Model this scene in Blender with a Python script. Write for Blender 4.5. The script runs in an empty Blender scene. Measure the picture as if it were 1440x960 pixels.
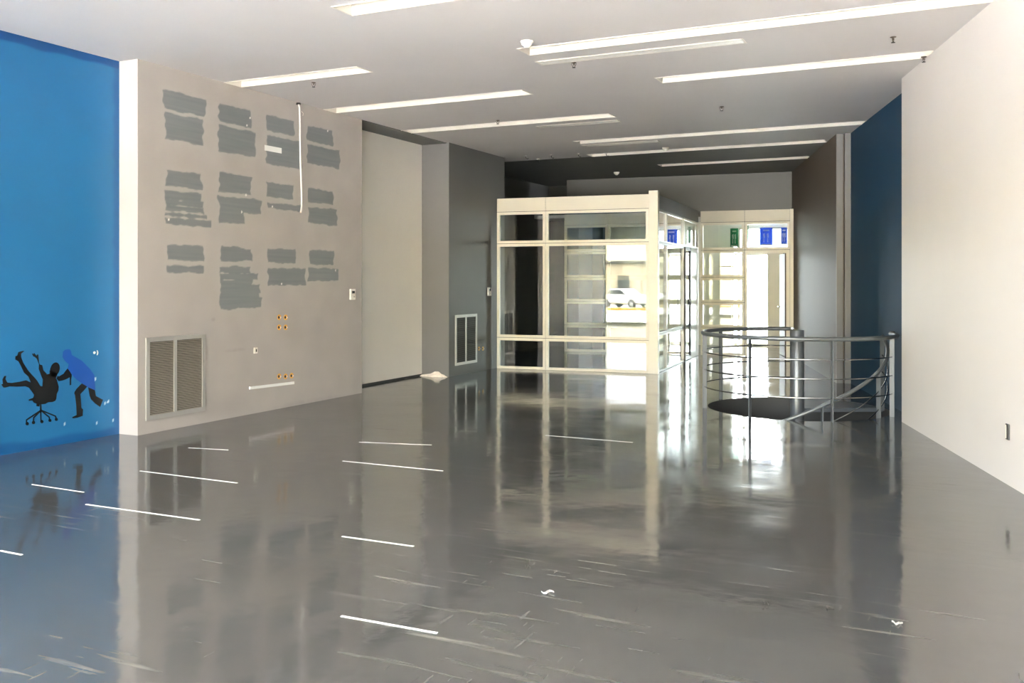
import bpy, bmesh, math, random
from mathutils import Matrix, Vector, noise
random.seed(7)
sc = bpy.context.scene
COL = sc.collection
PI = math.pi
F, HE, HC, HY = 1300.0, 1.55, 3.76, 394.0
TH = math.radians(25.5)
CT, ST = math.cos(TH), math.sin(TH)

# ---------------------------------------------------------------- helpers
def c2w(x, d, z=0.0):
    return Vector((x*CT - d*ST, x*ST + d*CT, z))
def wdir(ang):            # unit direction, angle clockwise from the view axis, degrees
    a = math.radians(ang)
    return c2w(math.sin(a), math.cos(a))
def frame(origin, xdir):
    x = Vector(xdir).normalized(); z = Vector((0, 0, 1)); y = z.cross(x)
    m = Matrix.Identity(4)
    for i, v in enumerate((x, y, z)):
        m[0][i], m[1][i], m[2][i] = v
    m[0][3], m[1][3], m[2][3] = origin
    return m
CAM = Vector((0, 0, HE))
def onplane(fr, px, py, off=0.0):       # ray through a photo point met with the plane local y = off
    d = c2w((px-720)/F, 1.0, (HY-py)/F)
    inv = fr.inverted()
    o = inv @ CAM; v = inv.to_3x3() @ d
    t = (off-o.y)/v.y
    p = o + v*t
    return p.x, p.z
def onfloor(px, py, z=0.0):
    d = F*(HE-z)/(py-HY)
    return c2w((px-720)/F*d, d, z)
def T(x, y, z): return Matrix.Translation((x, y, z))

def lin(c):
    c = c/255.0
    return c/12.92 if c <= 0.04045 else ((c+0.055)/1.055)**2.4
def srgb(r, g, b): return (lin(r), lin(g), lin(b), 1.0)

def new_mat(name):
    m = bpy.data.materials.new(name); m.use_nodes = True
    nt = m.node_tree
    return m, nt, nt.nodes['Principled BSDF']
def mat(name, rgb, rough=0.6, metal=0.0, var=0.05, scale=3.0, spec=0.5, bump=0.0, bscale=60.0):
    m, nt, p = new_mat(name)
    n, l = nt.nodes, nt.links
    tc = n.new('ShaderNodeTexCoord')
    no = n.new('ShaderNodeTexNoise'); no.inputs['Scale'].default_value = scale; no.inputs['Detail'].default_value = 4
    l.new(tc.outputs['Object'], no.inputs['Vector'])
    mr = n.new('ShaderNodeMapRange')
    mr.inputs['From Min'].default_value = 0.3; mr.inputs['From Max'].default_value = 0.7
    mr.inputs['To Min'].default_value = 1-var; mr.inputs['To Max'].default_value = 1+var
    l.new(no.outputs['Fac'], mr.inputs['Value'])
    mx = n.new('ShaderNodeVectorMath'); mx.operation = 'SCALE'
    mx.inputs[0].default_value = srgb(*rgb)[:3]
    l.new(mr.outputs['Result'], mx.inputs['Scale'])
    l.new(mx.outputs['Vector'], p.inputs['Base Color'])
    p.inputs['Roughness'].default_value = rough; p.inputs['Metallic'].default_value = metal
    p.inputs['Specular IOR Level'].default_value = spec
    if bump:
        nb = n.new('ShaderNodeTexNoise'); nb.inputs['Scale'].default_value = bscale
        l.new(tc.outputs['Object'], nb.inputs['Vector'])
        b = n.new('ShaderNodeBump'); b.inputs['Strength'].default_value = bump; b.inputs['Distance'].default_value = 0.01
        l.new(nb.outputs['Fac'], b.inputs['Height']); l.new(b.outputs['Normal'], p.inputs['Normal'])
    return m
def paint_mat(name, rough=0.55):
    m, nt, p = new_mat(name)
    n, l = nt.nodes, nt.links
    at = n.new('ShaderNodeAttribute'); at.attribute_name = 'paint'
    tc = n.new('ShaderNodeTexCoord')
    no = n.new('ShaderNodeTexNoise'); no.inputs['Scale'].default_value = 1.3; no.inputs['Detail'].default_value = 6
    l.new(tc.outputs['Object'], no.inputs['Vector'])
    mr = n.new('ShaderNodeMapRange')
    mr.inputs['From Min'].default_value = 0.3; mr.inputs['From Max'].default_value = 0.7
    mr.inputs['To Min'].default_value = 0.95; mr.inputs['To Max'].default_value = 1.05
    l.new(no.outputs['Fac'], mr.inputs['Value'])
    mx = n.new('ShaderNodeVectorMath'); mx.operation = 'SCALE'
    l.new(at.outputs['Color'], mx.inputs[0]); l.new(mr.outputs['Result'], mx.inputs['Scale'])
    l.new(mx.outputs['Vector'], p.inputs['Base Color'])
    p.inputs['Roughness'].default_value = rough
    return m
def glass_mat(name, tint=(0.86, 0.92, 0.9), ior=1.76):
    m = bpy.data.materials.new(name); m.use_nodes = True
    nt = m.node_tree; n, l = nt.nodes, nt.links
    n.remove(n['Principled BSDF'])
    out = n['Material Output']
    tr = n.new('ShaderNodeBsdfTransparent'); tr.inputs['Color'].default_value = (*tint, 1)
    gl = n.new('ShaderNodeBsdfGlossy'); gl.inputs['Roughness'].default_value = 0.0
    fr = n.new('ShaderNodeFresnel'); fr.inputs['IOR'].default_value = ior
    mix = n.new('ShaderNodeMixShader')
    l.new(fr.outputs[0], mix.inputs[0]); l.new(tr.outputs[0], mix.inputs[1]); l.new(gl.outputs[0], mix.inputs[2])
    l.new(mix.outputs[0], out.inputs['Surface'])
    return m

class MB:
    def __init__(s): s.v = []; s.f = []
    def box(s, x0, x1, y0, y1, z0, z1):
        b = len(s.v)
        s.v += [(x0,y0,z0),(x1,y0,z0),(x1,y1,z0),(x0,y1,z0),(x0,y0,z1),(x1,y0,z1),(x1,y1,z1),(x0,y1,z1)]
        s.f += [tuple(b+i for i in q) for q in ((0,3,2,1),(4,5,6,7),(0,1,5,4),(1,2,6,5),(2,3,7,6),(3,0,4,7))]
        return s
    def prism(s, pts, fn, t0, t1):         # polygon (a, b) swept from t0 to t1 ; fn(a, b, t) -> xyz
        b = len(s.v); n = len(pts)
        s.v += [fn(a, c, t0) for a, c in pts] + [fn(a, c, t1) for a, c in pts]
        s.f.append(tuple(b+i for i in range(n))); s.f.append(tuple(b+n+i for i in reversed(range(n))))
        for i in range(n):
            j = (i+1) % n
            s.f.append((b+i, b+n+i, b+n+j, b+j))
        return s
    def tube(s, path, r, n=10, closed=False):
        P = [Vector(p) for p in path]; b = len(s.v); m = len(P)
        prev = None
        for i, p in enumerate(P):
            if closed: t = P[(i+1) % m]-P[i-1]
            else: t = P[min(i+1, m-1)]-P[max(i-1, 0)]
            t.normalize()
            if prev is None:
                u = t.cross(Vector((0, 0, 1)))
                if u.length < 1e-3: u = t.cross(Vector((1, 0, 0)))
            else:
                u = prev - t*prev.dot(t)
            u.normalize(); prev = u; w = t.cross(u)
            for k in range(n):
                a = 2*PI*k/n
                s.v.append(tuple(p + u*(r*math.cos(a)) + w*(r*math.sin(a))))
        rng = m if closed else m-1
        for i in range(rng):
            for k in range(n):
                a0 = b+i*n+k; a1 = b+i*n+(k+1) % n
                c0 = b+((i+1) % m)*n+k; c1 = b+((i+1) % m)*n+(k+1) % n
                s.f.append((a0, a1, c1, c0))
        if not closed:
            s.f.append(tuple(b+k for k in reversed(range(n)))); s.f.append(tuple(b+(m-1)*n+k for k in range(n)))
        return s
    def lathe(s, prof, n=24, c=(0, 0, 0)):   # profile of (r, z)
        b = len(s.v)
        for r, z in prof:
            for k in range(n):
                a = 2*PI*k/n
                s.v.append((c[0]+r*math.cos(a), c[1]+r*math.sin(a), c[2]+z))
        for i in range(len(prof)-1):
            for k in range(n):
                s.f.append((b+i*n+k, b+i*n+(k+1) % n, b+(i+1)*n+(k+1) % n, b+(i+1)*n+k))
        s.f.append(tuple(b+k for k in reversed(range(n)))); s.f.append(tuple(b+(len(prof)-1)*n+k for k in range(n)))
        return s
    def build(s, name, m, parent=None, mw=None, smooth=False, bevel=0.0):
        me = bpy.data.meshes.new(name); me.from_pydata(s.v, [], s.f); me.update()
        bm = bmesh.new(); bm.from_mesh(me); bmesh.ops.recalc_face_normals(bm, faces=bm.faces); bm.to_mesh(me); bm.free()
        me.materials.append(m)
        if smooth:
            for p in me.polygons: p.use_smooth = len(p.vertices) <= 4
        o = bpy.data.objects.new(name, me); COL.objects.link(o)
        if parent: o.parent = parent
        if mw is not None:
            if parent: o.matrix_local = mw
            else: o.matrix_world = mw
        if bevel:
            md = o.modifiers.new('bevel', 'BEVEL'); md.width = bevel; md.segments = 2; md.limit_method = 'ANGLE'
        return o
def tag(o, label=None, cat=None, group=None, kind=None):
    if label: o['label'] = label
    if cat: o['category'] = cat
    if group: o['group'] = group
    if kind: o['kind'] = kind
    return o
def empty(name, mw, label, cat, group=None, kind=None):
    o = bpy.data.objects.new(name, None); COL.objects.link(o); o.matrix_world = mw; o.empty_display_size = 0.1
    return tag(o, label, cat, group, kind)
def copy_tree(o, parent=None):
    c = o.copy(); COL.objects.link(c)
    if parent: c.parent = parent
    for ch in [k for k in bpy.data.objects if k.parent == o]:
        copy_tree(ch, c)
    return c
def struct(o): o['kind'] = 'structure'; return o

# ---------------------------------------------------------------- materials
M = {}
M['white'] = mat('white_wall_paint', (222, 217, 213), 0.4, var=0.03, scale=0.8, bump=0.03)
M['cream'] = mat('cream_board_paint', (240, 236, 226), 0.5, var=0.03, scale=1.0)
M['ceil'] = mat('ceiling_paint', (203, 199, 198), 0.6, var=0.04, scale=0.6)
M['ceil_dark'] = mat('dark_ceiling_paint', (92, 92, 90), 0.6, var=0.05)
M['grey_dark'] = mat('dark_grey_paint', (92, 92, 89), 0.5, var=0.05, scale=1.0)
M['grey_mid'] = mat('mid_grey_paint', (116, 115, 114), 0.5, var=0.04, scale=1.0)
M['taupe'] = mat('taupe_grey_paint', (98, 88, 79), 0.52, var=0.05, scale=1.0, spec=0.2)
M['char'] = mat('charcoal_paint', (66, 66, 64), 0.6, var=0.05)
M['navy'] = mat('navy_blue_paint', (24, 58, 84), 0.55, var=0.04, scale=1.0, spec=0.2)
M['frame'] = mat('off_white_metal_profile', (226, 219, 203), 0.35, var=0.02, spec=0.5)
M['fascia'] = mat('fascia_panel_cream', (214, 207, 191), 0.4, var=0.02)
M['joint'] = mat('dark_rubber_joint', (50, 48, 44), 0.7)
M['blackprof'] = mat('black_anodised_profile', (20, 20, 20), 0.4)
M['steel'] = mat('painted_steel', (100, 104, 107), 0.35, metal=0.3, var=0.03)
M['chrome'] = mat('bright_steel', (165, 165, 165), 0.25, metal=1.0, var=0.02)
M['darksteel'] = mat('dark_painted_steel', (92, 97, 102), 0.3, metal=0.25, var=0.04)
M['vent'] = mat('vent_aluminium', (180, 178, 173), 0.4, metal=0.35, var=0.02)
M['louver'] = mat('vent_louver_metal', (150, 142, 130), 0.5, metal=0.2, var=0.04)
M['ventdark'] = mat('vent_dark_inside', (60, 55, 48), 0.8)
M['plastic'] = mat('white_plastic', (232, 228, 218), 0.35, var=0.01)
M['display'] = mat('dark_display', (40, 44, 40), 0.2)
M['orange'] = mat('orange_wall_box', (226, 168, 60), 0.5)
M['black'] = mat('black_vinyl', (9, 10, 12), 0.45, var=0.02)
M['blueover'] = mat('brighter_blue_overpaint', (18, 76, 158), 0.45, var=0.03)
M['tape'] = mat('white_tape', (240, 240, 236), 0.5, var=0.02)
M['trough'] = mat('white_trough_enamel', (220, 215, 205), 0.45, var=0.02)
M['sprk'] = mat('sprinkler_brass', (96, 84, 72), 0.4, metal=0.6)
M['blackplastic'] = mat('black_plastic', (24, 22, 22), 0.35)
M['glass'] = glass_mat('clear_glass')
M['shopglass'] = glass_mat('shop_front_glass', (0.96, 0.97, 0.96), 1.5)
M['pavement'] = mat('pale_pavement', (190, 187, 184), 0.9, var=0.1, scale=0.5)
M['asphalt'] = mat('asphalt', (105, 104, 102), 0.9, var=0.1, scale=1.0)
M['yellow'] = mat('yellow_kerb_paint', (214, 160, 40), 0.7)
M['car'] = mat('white_car_paint', (225, 225, 222), 0.3, var=0.01)
M['carglass'] = mat('dark_car_glass', (30, 40, 46), 0.1)
M['tyre'] = mat('tyre_rubber', (25, 25, 25), 0.8)
M['hill'] = mat('dry_hillside', (128, 120, 84), 0.95, var=0.35, scale=0.12)
M['building'] = mat('pale_render_building', (196, 180, 150), 0.8, var=0.06)
def paper(name, rgb):
    m, nt, p = new_mat(name)
    tr = nt.nodes.new('ShaderNodeBsdfTranslucent'); mx = nt.nodes.new('ShaderNodeMixShader')
    no = nt.nodes.new('ShaderNodeTexNoise'); no.inputs['Scale'].default_value = 6
    rp = nt.nodes.new('ShaderNodeMapRange'); rp.inputs['To Min'].default_value = .9; rp.inputs['To Max'].default_value = 1.1
    nt.links.new(no.outputs['Fac'], rp.inputs['Value'])
    sc_ = nt.nodes.new('ShaderNodeVectorMath'); sc_.operation = 'SCALE'; sc_.inputs[0].default_value = srgb(*rgb)[:3]
    nt.links.new(rp.outputs[0], sc_.inputs['Scale'])
    nt.links.new(sc_.outputs[0], p.inputs['Base Color']); nt.links.new(sc_.outputs[0], tr.inputs['Color'])
    p.inputs['Roughness'].default_value = .5; mx.inputs[0].default_value = .6
    nt.links.new(p.outputs[0], mx.inputs[1]); nt.links.new(tr.outputs[0], mx.inputs[2])
    nt.links.new(mx.outputs[0], nt.nodes['Material Output'].inputs['Surface'])
    return m
M['poster_blue'] = paper('blue_poster_print', (48, 92, 165)); M['poster_green'] = paper('green_poster_print', (16, 120, 84))
M['poster_white'] = paper('white_poster_print', (205, 205, 200))
M['plaster'] = mat('bare_white_plaster', (232, 222, 210), 0.9, var=0.1, scale=20)

def floor_mat():
    m, nt, p = new_mat('glossy_grey_epoxy')
    n, l = nt.nodes, nt.links
    tc = n.new('ShaderNodeTexCoord')
    def N(scale, detail=5, sx=1, sy=1, rot=0.0):
        mp = n.new('ShaderNodeMapping'); mp.inputs['Scale'].default_value = (sx, sy, 1); mp.inputs['Rotation'].default_value = (0, 0, rot)
        l.new(tc.outputs['Object'], mp.inputs['Vector'])
        t = n.new('ShaderNodeTexNoise'); t.inputs['Scale'].default_value = scale; t.inputs['Detail'].default_value = detail
        l.new(mp.outputs['Vector'], t.inputs['Vector']); return t.outputs['Fac']
    def R(v, a, b, c, d):
        r = n.new('ShaderNodeMapRange'); r.inputs['From Min'].default_value = a; r.inputs['From Max'].default_value = b
        r.inputs['To Min'].default_value = c; r.inputs['To Max'].default_value = d; l.new(v, r.inputs['Value']); return r.outputs['Result']
    def MA(op, a, b):
        q = n.new('ShaderNodeMath'); q.operation = op
        for i, x in enumerate((a, b)):
            if isinstance(x, (int, float)): q.inputs[i].default_value = x
            else: l.new(x, q.inputs[i])
        return q.outputs[0]
    broad = R(N(0.7, 6), 0.3, 0.7, 0.84, 1.16)
    sc1 = R(N(13.0, 9, 0.12, 1.5, TH+.15), 0.58, 0.76, 0.0, 1.0)       # worn streaks
    sc2 = R(N(17.0, 10, 1.8, 0.2, 0.9), 0.64, 0.78, 0.0, 1.0)
    gate = R(N(0.8, 4), 0.42, 0.62, 0.0, 1.0)
    sm = MA('MULTIPLY', MA('MAXIMUM', sc1, MA('MULTIPLY', sc2, 0.7)), gate)
    mx = n.new('ShaderNodeVectorMath'); mx.operation = 'SCALE'; mx.inputs[0].default_value = srgb(78, 78, 76)[:3]
    l.new(broad, mx.inputs['Scale'])
    mc = n.new('ShaderNodeMix'); mc.data_type = 'RGBA'
    l.new(MA('MULTIPLY', sm, 0.42), mc.inputs['Factor']); l.new(mx.outputs['Vector'], mc.inputs['A']); mc.inputs['B'].default_value = srgb(188, 184, 176)
    l.new(mc.outputs['Result'], p.inputs['Base Color'])
    rg = MA('ADD', R(N(1.6, 6), 0.35, 0.7, 0.06, 0.15), MA('MULTIPLY', sm, 0.2))
    l.new(rg, p.inputs['Roughness'])
    p.inputs['IOR'].default_value = 2.0
    hb = MA('ADD', MA('MULTIPLY', N(1.4, 3), 1.0), MA('MULTIPLY', N(9.0, 3), 0.09))
    b = n.new('ShaderNodeBump'); b.inputs['Strength'].default_value = 0.12; b.inputs['Distance'].default_value = 0.03
    l.new(hb, b.inputs['Height']); l.new(b.outputs['Normal'], p.inputs['Normal'])
    return m
M['floor'] = floor_mat()
M['paint_grey'] = paint_mat('grey_wall_with_painted_over_patches', 0.55)
M['paint_blue'] = paint_mat('bright_blue_wall_paint', 0.4)

# ---------------------------------------------------------------- frames
XA, XB, XBLUE, XPANEL = -7.345, -7.30, -7.60, -7.80
YW, YA, YP, YB = 6.72, 10.6, 12.95, 14.74
FA = frame((XA, 0, 0), (0, 1, 0))       # local x = depth along the wall, y = into the wall
FB = frame((XB, 0, 0), (0, 1, 0))
FBL = frame((XBLUE, 0, 0), (0, 1, 0))
P0c, P1c = (2.39, 15.30), (3.88, 19.19)
GV = c2w(math.cos(math.radians(19.5)), -math.sin(math.radians(19.5)))
P0, P1 = c2w(*P0c), c2w(*P1c)
WF = 2.84
FG = frame(P0-GV*WF, GV)                # office front
FS = frame(P0, P1-P0)                   # office side
FK = frame(P1, GV)                      # back partition
LS = (P1-P0).length
OR = c2w(4.27, 10.13)
FR = frame(OR, -wdir(9.3))              # right wall: x towards the camera, y outwards
FKW = frame(c2w(5.755, 18.8), GV)       # back wall, origin at its right end
YF = -2.0                               # shop front behind the camera

# ---------------------------------------------------------------- painted walls (grid + colour attribute)
def paint_wall(name, m, fr, x0, x1, step, thick, colfn, base, endcol=None):
    nx = int((x1-x0)/step); nz = int(HC/step)
    me = bpy.data.meshes.new(name); v = []; f = []; c = []
    for j in range(nz+1):
        for i in range(nx+1):
            x = x0+(x1-x0)*i/nx; z = HC*j/nz
            v.append((x, 0, z)); c.append(colfn(x, z))
    W = nx+1
    for j in range(nz):
        for i in range(nx):
            a = j*W+i; f.append((a, a+1, a+W+1, a+W))
    def quad(ps, col):
        b = len(v); v.extend(ps); c.extend([col]*4); f.append((b, b+1, b+2, b+3))
    e = endcol or base
    quad([(x0, 0, 0), (x0, 0, HC), (x0, thick, HC), (x0, thick, 0)], e)
    quad([(x1, 0, 0), (x1, thick, 0), (x1, thick, HC), (x1, 0, HC)], base)
    quad([(x0, thick, 0), (x0, thick, HC), (x1, thick, HC), (x1, thick, 0)], base)
    quad([(x0, 0, HC), (x1, 0, HC), (x1, thick, HC), (x0, thick, HC)], base)
    quad([(x0, 0, 0), (x0, thick, 0), (x1, thick, 0), (x1, 0, 0)], base)
    me.from_pydata(v, [], f); me.update(); me.materials.append(m)
    at = me.color_attributes.new('paint', 'FLOAT_COLOR', 'POINT')
    at.data.foreach_set('color', [q for t in c for q in t])
    o = bpy.data.objects.new(name, me); COL.objects.link(o); o.matrix_world = fr
    return struct(o)

PATCHES = [(231,128,288,157),(234,159,285,199),(309,147,352,174),(309,177,358,216),(376,163,412.5,186),(375,191,422,233),
 (433,178,467,200),(433,204,477,232.5),(234,238.5,282.5,264),(234,269.5,281,281),(234,281.5,286,288),(234,288.5,287,297),(235,299,290,305),(235,307,296,316),
 (309,243,352,271),(309,276.5,366,297),(309,290,343,313),(376,257.5,411.5,277),(378,285.6,423,294),(434,266,468,284.6),(434,292,473,314),
 (237,345,284,365),(235.5,375,283.6,382),(312,348,353,366),(310.5,376.5,350.6,382.5),(311.5,385,361,392),(311.5,393.5,354,399.5),(311.5,401,365,411.5),(310.5,412,362,419),(310.5,420,367,432),
 (378,351,414.7,368),(378,378,428.5,399.5),(436,352.7,468.5,370.7),(434,378,475.7,393.5)]
rects = []
for (a, b, c_, d_) in PATCHES:
    xa, za = onplane(FA, a, b); xb, zb = onplane(FA, c_, d_)
    zl = onplane(FA, a, d_)[1]
    rects.append((min(xa, xb)-.012, max(xa, xb)+.012, min(za, .45*zl+.55*zb)-.012, max(za, zb)+.012))
BA = srgb(168, 162, 156); PATCH = srgb(114, 120, 121); LIGHTG = srgb(182, 177, 171); WINGC = srgb(178, 172, 168)
def ss(t): t = max(0.0, min(1.0, t)); return t*t*(3-2*t)
smudges = [onplane(FA, 331, 492)+(0.22, 0.025, 0.12), onplane(FA, 300, 449)+(0.04, 0.03, 0.15), onplane(FA, 440, 440)+(0.45, 0.3, 0.03),
           onplane(FA, 260, 612)+(0.9, 0.05, 0.12), onplane(FA, 430, 566)+(0.9, 0.05, 0.12)]
dots = [onplane(FA, *p)+(0.012,) for p in ((237,309),(340,298),(346,274),(383,290),(472,380),(396,399),(461,184),(347,176),(352,166))]
def colA(x, z):
    n1 = noise.noise(Vector((x*2.3, z*14, 1.7))); n2 = noise.noise(Vector((x*16, z*16, 4.2))); n3 = noise.noise(Vector((x*4, z*4, 9)))
    w = 0.0; halo = 0.0
    for (a, b, c0, d0) in rects:
        if x < a-0.1 or x > b+0.1 or z < c0-0.1 or z > d0+0.1: continue
        ex = 0.03*n1 + 0.012*n2+.02*noise.noise(Vector((0, z*7, a))); ez = 0.01*n2 + 0.022*noise.noise(Vector((x*5, 0, c0*7)))
        dx = min(x-a, b-x)+ex; dz = min(z-c0, d0-z)+ez
        dd = min(dx, dz)
        w = max(w, ss((dd+0.006)/0.012)*(0.93+0.1*noise.noise(Vector((x*1.5, z*40, 3)))))
        halo = max(halo, ss((dd+0.07)/0.07))
    col = [BA[i]*(1+0.05*n3)*(1-0.1*halo)+LIGHTG[i]*0.1*halo for i in range(3)]
    for (sx, sz, rx, rz, k) in smudges:
        q = ((x-sx)/rx)**2+((z-sz)/rz)**2
        if q < 1: col = [v*(1-k*(1-q)*(0.8+0.6*n2)) for v in col]
    w = min(1.0, w)
    col = [col[i]*(1-w)+PATCH[i]*w for i in range(3)]
    for (sx, sz, r) in dots:
        if (x-sx)**2+(z-sz)**2 < r*r: col = list(srgb(225, 222, 215)[:3])
    return (*col, 1.0)
paint_wall('wall_left_grey', M['paint_grey'], FA, YW, YA, 0.0105, 0.9, colA, BA, WINGC)
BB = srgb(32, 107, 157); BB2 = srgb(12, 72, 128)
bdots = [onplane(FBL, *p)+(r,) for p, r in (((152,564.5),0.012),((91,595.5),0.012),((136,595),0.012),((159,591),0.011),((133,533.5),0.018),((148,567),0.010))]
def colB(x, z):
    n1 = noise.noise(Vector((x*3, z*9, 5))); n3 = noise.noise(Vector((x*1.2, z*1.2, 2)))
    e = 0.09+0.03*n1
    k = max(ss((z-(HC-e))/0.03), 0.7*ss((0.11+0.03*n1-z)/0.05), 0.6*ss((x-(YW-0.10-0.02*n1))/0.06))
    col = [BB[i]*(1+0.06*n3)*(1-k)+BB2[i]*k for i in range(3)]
    for (sx, sz, r) in bdots:
        if (x-sx)**2+(z-sz)**2 < r*r: col = list(srgb(200, 215, 225)[:3])
    return (*col, 1.0)
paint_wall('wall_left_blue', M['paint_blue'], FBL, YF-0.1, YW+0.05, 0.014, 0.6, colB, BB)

# rest of the left side
struct(MB().box(XPANEL-0.5, XPANEL, YA-0.05, YP+0.05, 0.03, HC).build('wall_left_recess', M['cream']))
struct(MB().box(XPANEL-0.02, XPANEL+0.012, YA, YP, 0, 0.03).build('baseboard_recess', M['char']))
struct(MB().box(XPANEL, XA, YA, YP, HC-0.012, HC).build('trim_recess_soffit', M['grey_dark']))
struct(MB().box(XB-1.5, XB, YP, YP+0.25, 0, HC).build('wall_left_pier', M['grey_mid']))
struct(MB().box(XB-1.5, XB+0.002, YP+0.003, YB+0.25, 0, HC).build('wall_left_rear', M['grey_dark']))
struct(MB().box(-9.0, -8.6, YB+0.2, 23, 0, HC).build('wall_left_far', M['char']))
struct(MB().box(-9.5, 7.5, 22.6, 23.0, 0, HC).build('wall_back_far', M['char'])) if False else None

# right side
struct(MB().box(0, 16, 0, 0.4, 0, HC).build('wall_right', M['white'], mw=FR))
struct(MB().box(-3.9, 0, 0.2, 0.6, 0, HC).build('wall_right_blue', M['navy'], mw=FR))
struct(MB().box(-8.78, -3.9, 0, 0.6, 0, HC).build('wall_right_rear', M['taupe'], mw=FR))
struct(MB().box(-3.9, -3.86, 0.0, 0.092, 0, HC).build('trim_1', M['grey_mid'], mw=FR))
struct(MB().box(-3.9, -3.83, 0.115, 0.2, 0, HC).build('trim_2', M['grey_mid'], mw=FR))

# ---------------------------------------------------------------- polygon with holes
def sheet(name, outer, holes, z, m, flip=False):
    bm = bmesh.new(); ed = []
    for loop in [outer]+holes:
        vs = [bm.verts.new((p[0], p[1], z)) for p in loop]
        for i in range(len(vs)): ed.append(bm.edges.new((vs[i], vs[(i+1) % len(vs)])))
    bmesh.ops.triangle_fill(bm, use_beauty=True, use_dissolve=False, edges=ed, normal=(0, 0, 1))
    bmesh.ops.recalc_face_normals(bm, faces=bm.faces)
    up = sum(f.normal.z for f in bm.faces) > 0
    if up == flip: bmesh.ops.reverse_faces(bm, faces=bm.faces)
    me = bpy.data.meshes.new(name); bm.to_mesh(me); bm.free(); me.materials.append(m)
    o = bpy.data.objects.new(name, me); COL.objects.link(o); return struct(o)

CC = c2w(3.459, 11.22)
RRAIL, RHOLE = 1.12, 1.06
def ring(r, n, a0=0, a1=360, z=0, c=CC):
    out = []
    for k in range(n+1):
        a = math.radians(a0+(a1-a0)*k/n)
        q = c2w(r*math.cos(a), r*math.sin(a)); out.append((c.x+q.x, c.y+q.y, z))
    return out
hole = [(p[0], p[1]) for p in ring(RHOLE, 96)[:-1]]
sheet('floor', [(-9.2, YF-0.4), (7.8, YF-0.4), (7.8, 26), (-9.2, 26)], [hole], 0.0, M['floor'])
# stairwell
wv = MB(); n = 96
for z in (0.0, -3.0):
    wv.v += [(p[0], p[1], z) for p in ring(RHOLE, n)[:-1]]
wv.f += [(k, (k+1) % n, n+(k+1) % n, n+k) for k in range(n)]
o = wv.build('wall_stairwell', M['char'], smooth=True); struct(o)
struct(MB().box(CC.x-1.3, CC.x+1.3, CC.y-1.3, CC.y+1.3, -3.1, -3.0).build('floor_lower', M['char']))

# ---------------------------------------------------------------- ceiling with light troughs
SLOTS = []
def cpt(px, py): d = F*(HC-HE)/(HY-py); return c2w((px-720)/F*d, d)
WSL = 0.26
def slot(px0, py0, px1, py1, y=None):     # ends of the far edge in the photo
    a, b = cpt(px0, py0), cpt(px1, py1)
    yy = y if y is not None else (a.y+b.y)/2
    # x from the pixel column at that row
    def xat(px):
        k = (px-720)/F; v = c2w(k, 1); return v.x/v.y*yy
    return (xat(px0), xat(px1), yy-WSL, yy)
LIGHTS = [
 (slot(495,21.5, 1240,-70, 6.38), 'recessed ceiling light trough cut off by the top edge of the view', ),
 (slot(745,77, 1398,0, 8.25), 'longest recessed light trough, starting beside the large smoke detector'),
 (slot(932,116, 1311,79, 10.05), 'recessed light trough ending at the white side wall, second row'),
 (slot(816,202, 1220,169, 13.95), 'recessed light trough ending at the top of the navy wall'),
 (slot(833.5,221, 1162,199, 15.5), 'recessed light trough along the edge where the ceiling turns dark'),
 (slot(931,234, 1139,220, 17.4), 'recessed light trough farthest back in the dark ceiling'),
 (slot(335,121, 522,101, 8.2), 'short recessed light trough above the painted-over patches of the grey wall'),
 (slot(472,157, 747,134, 10.0), 'recessed light trough starting at the far corner of the patched grey wall'),
 (slot(548,189, 865,165, 11.87), 'recessed light trough starting at the cream recess of the side wall')]
YD = 15.52
main_holes, dark_holes = [], []
for (r, lab) in LIGHTS:
    x0, x1, y0, y1 = r
    x0 = max(x0, XA+0.01) if y0 < YA else max(x0, XPANEL+0.02)
    (main_holes if y1 < YD+0.01 else dark_holes).append([(x0, y0), (x1, y0), (x1, y1), (x0, y1)])
    cx, cy = (x0+x1)/2, (y0+y1)/2
    t = empty('ceiling_light', T(cx, cy, HC), lab, 'ceiling light', 'recessed light troughs in the ceiling')
    hx, hy, D, w = (x1-x0)/2, WSL/2, 0.16, 0.012
    h = MB(); h.box(-hx-w, hx+w, -hy-w, -hy, 0, D).box(-hx-w, hx+w, hy, hy+w, 0, D).box(-hx-w, -hx, -hy, hy, 0, D).box(hx, hx+w, -hy, hy, 0, D).box(-hx-w, hx+w, -hy-w, hy+w, D, D+w)
    h.build('housing', M['trough'], t)
    q = MB(); q.box(-hx-0.014, hx+0.014, -hy-0.014, -hy, -0.006, 0).box(-hx-0.014, hx+0.014, hy, hy+0.014, -0.006, 0)
    q.box(-hx-0.014, -hx, -hy, hy, -0.006, 0).box(hx, hx+0.014, -hy, hy, -0.006, 0)
    q.build('rim', M['trough'], t)
    tb = MB(); L = 2*hx; k = max(1, int(L/1.25))
    for i in range(k):
        a = -hx+L*i/k+0.04; b = -hx+L*(i+1)/k-0.04
        tb.tube([(a, -hy+0.06, D-0.04), (b, -hy+0.06, D-0.04)], 0.014, 8)
    tb.build('lamp_tube', M['plastic'], t)
sheet('ceiling', [(-9.2, YF-0.4), (7.8, YF-0.4), (7.8, YD), (-9.2, YD)], main_holes, HC, M['ceil'], True)
sheet('ceiling_rear', [(-9.2, YD), (7.8, YD), (7.8, 26), (-9.2, 26)], dark_holes, HC, M['ceil_dark'], True)
struct(MB().box(-9.4, 8, YF-0.5, 26.2, HC+0.3, HC+0.4).build('roof', M['ceil_dark']))  # unseen slab added over the ceiling to block skylight into the troughs

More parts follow.
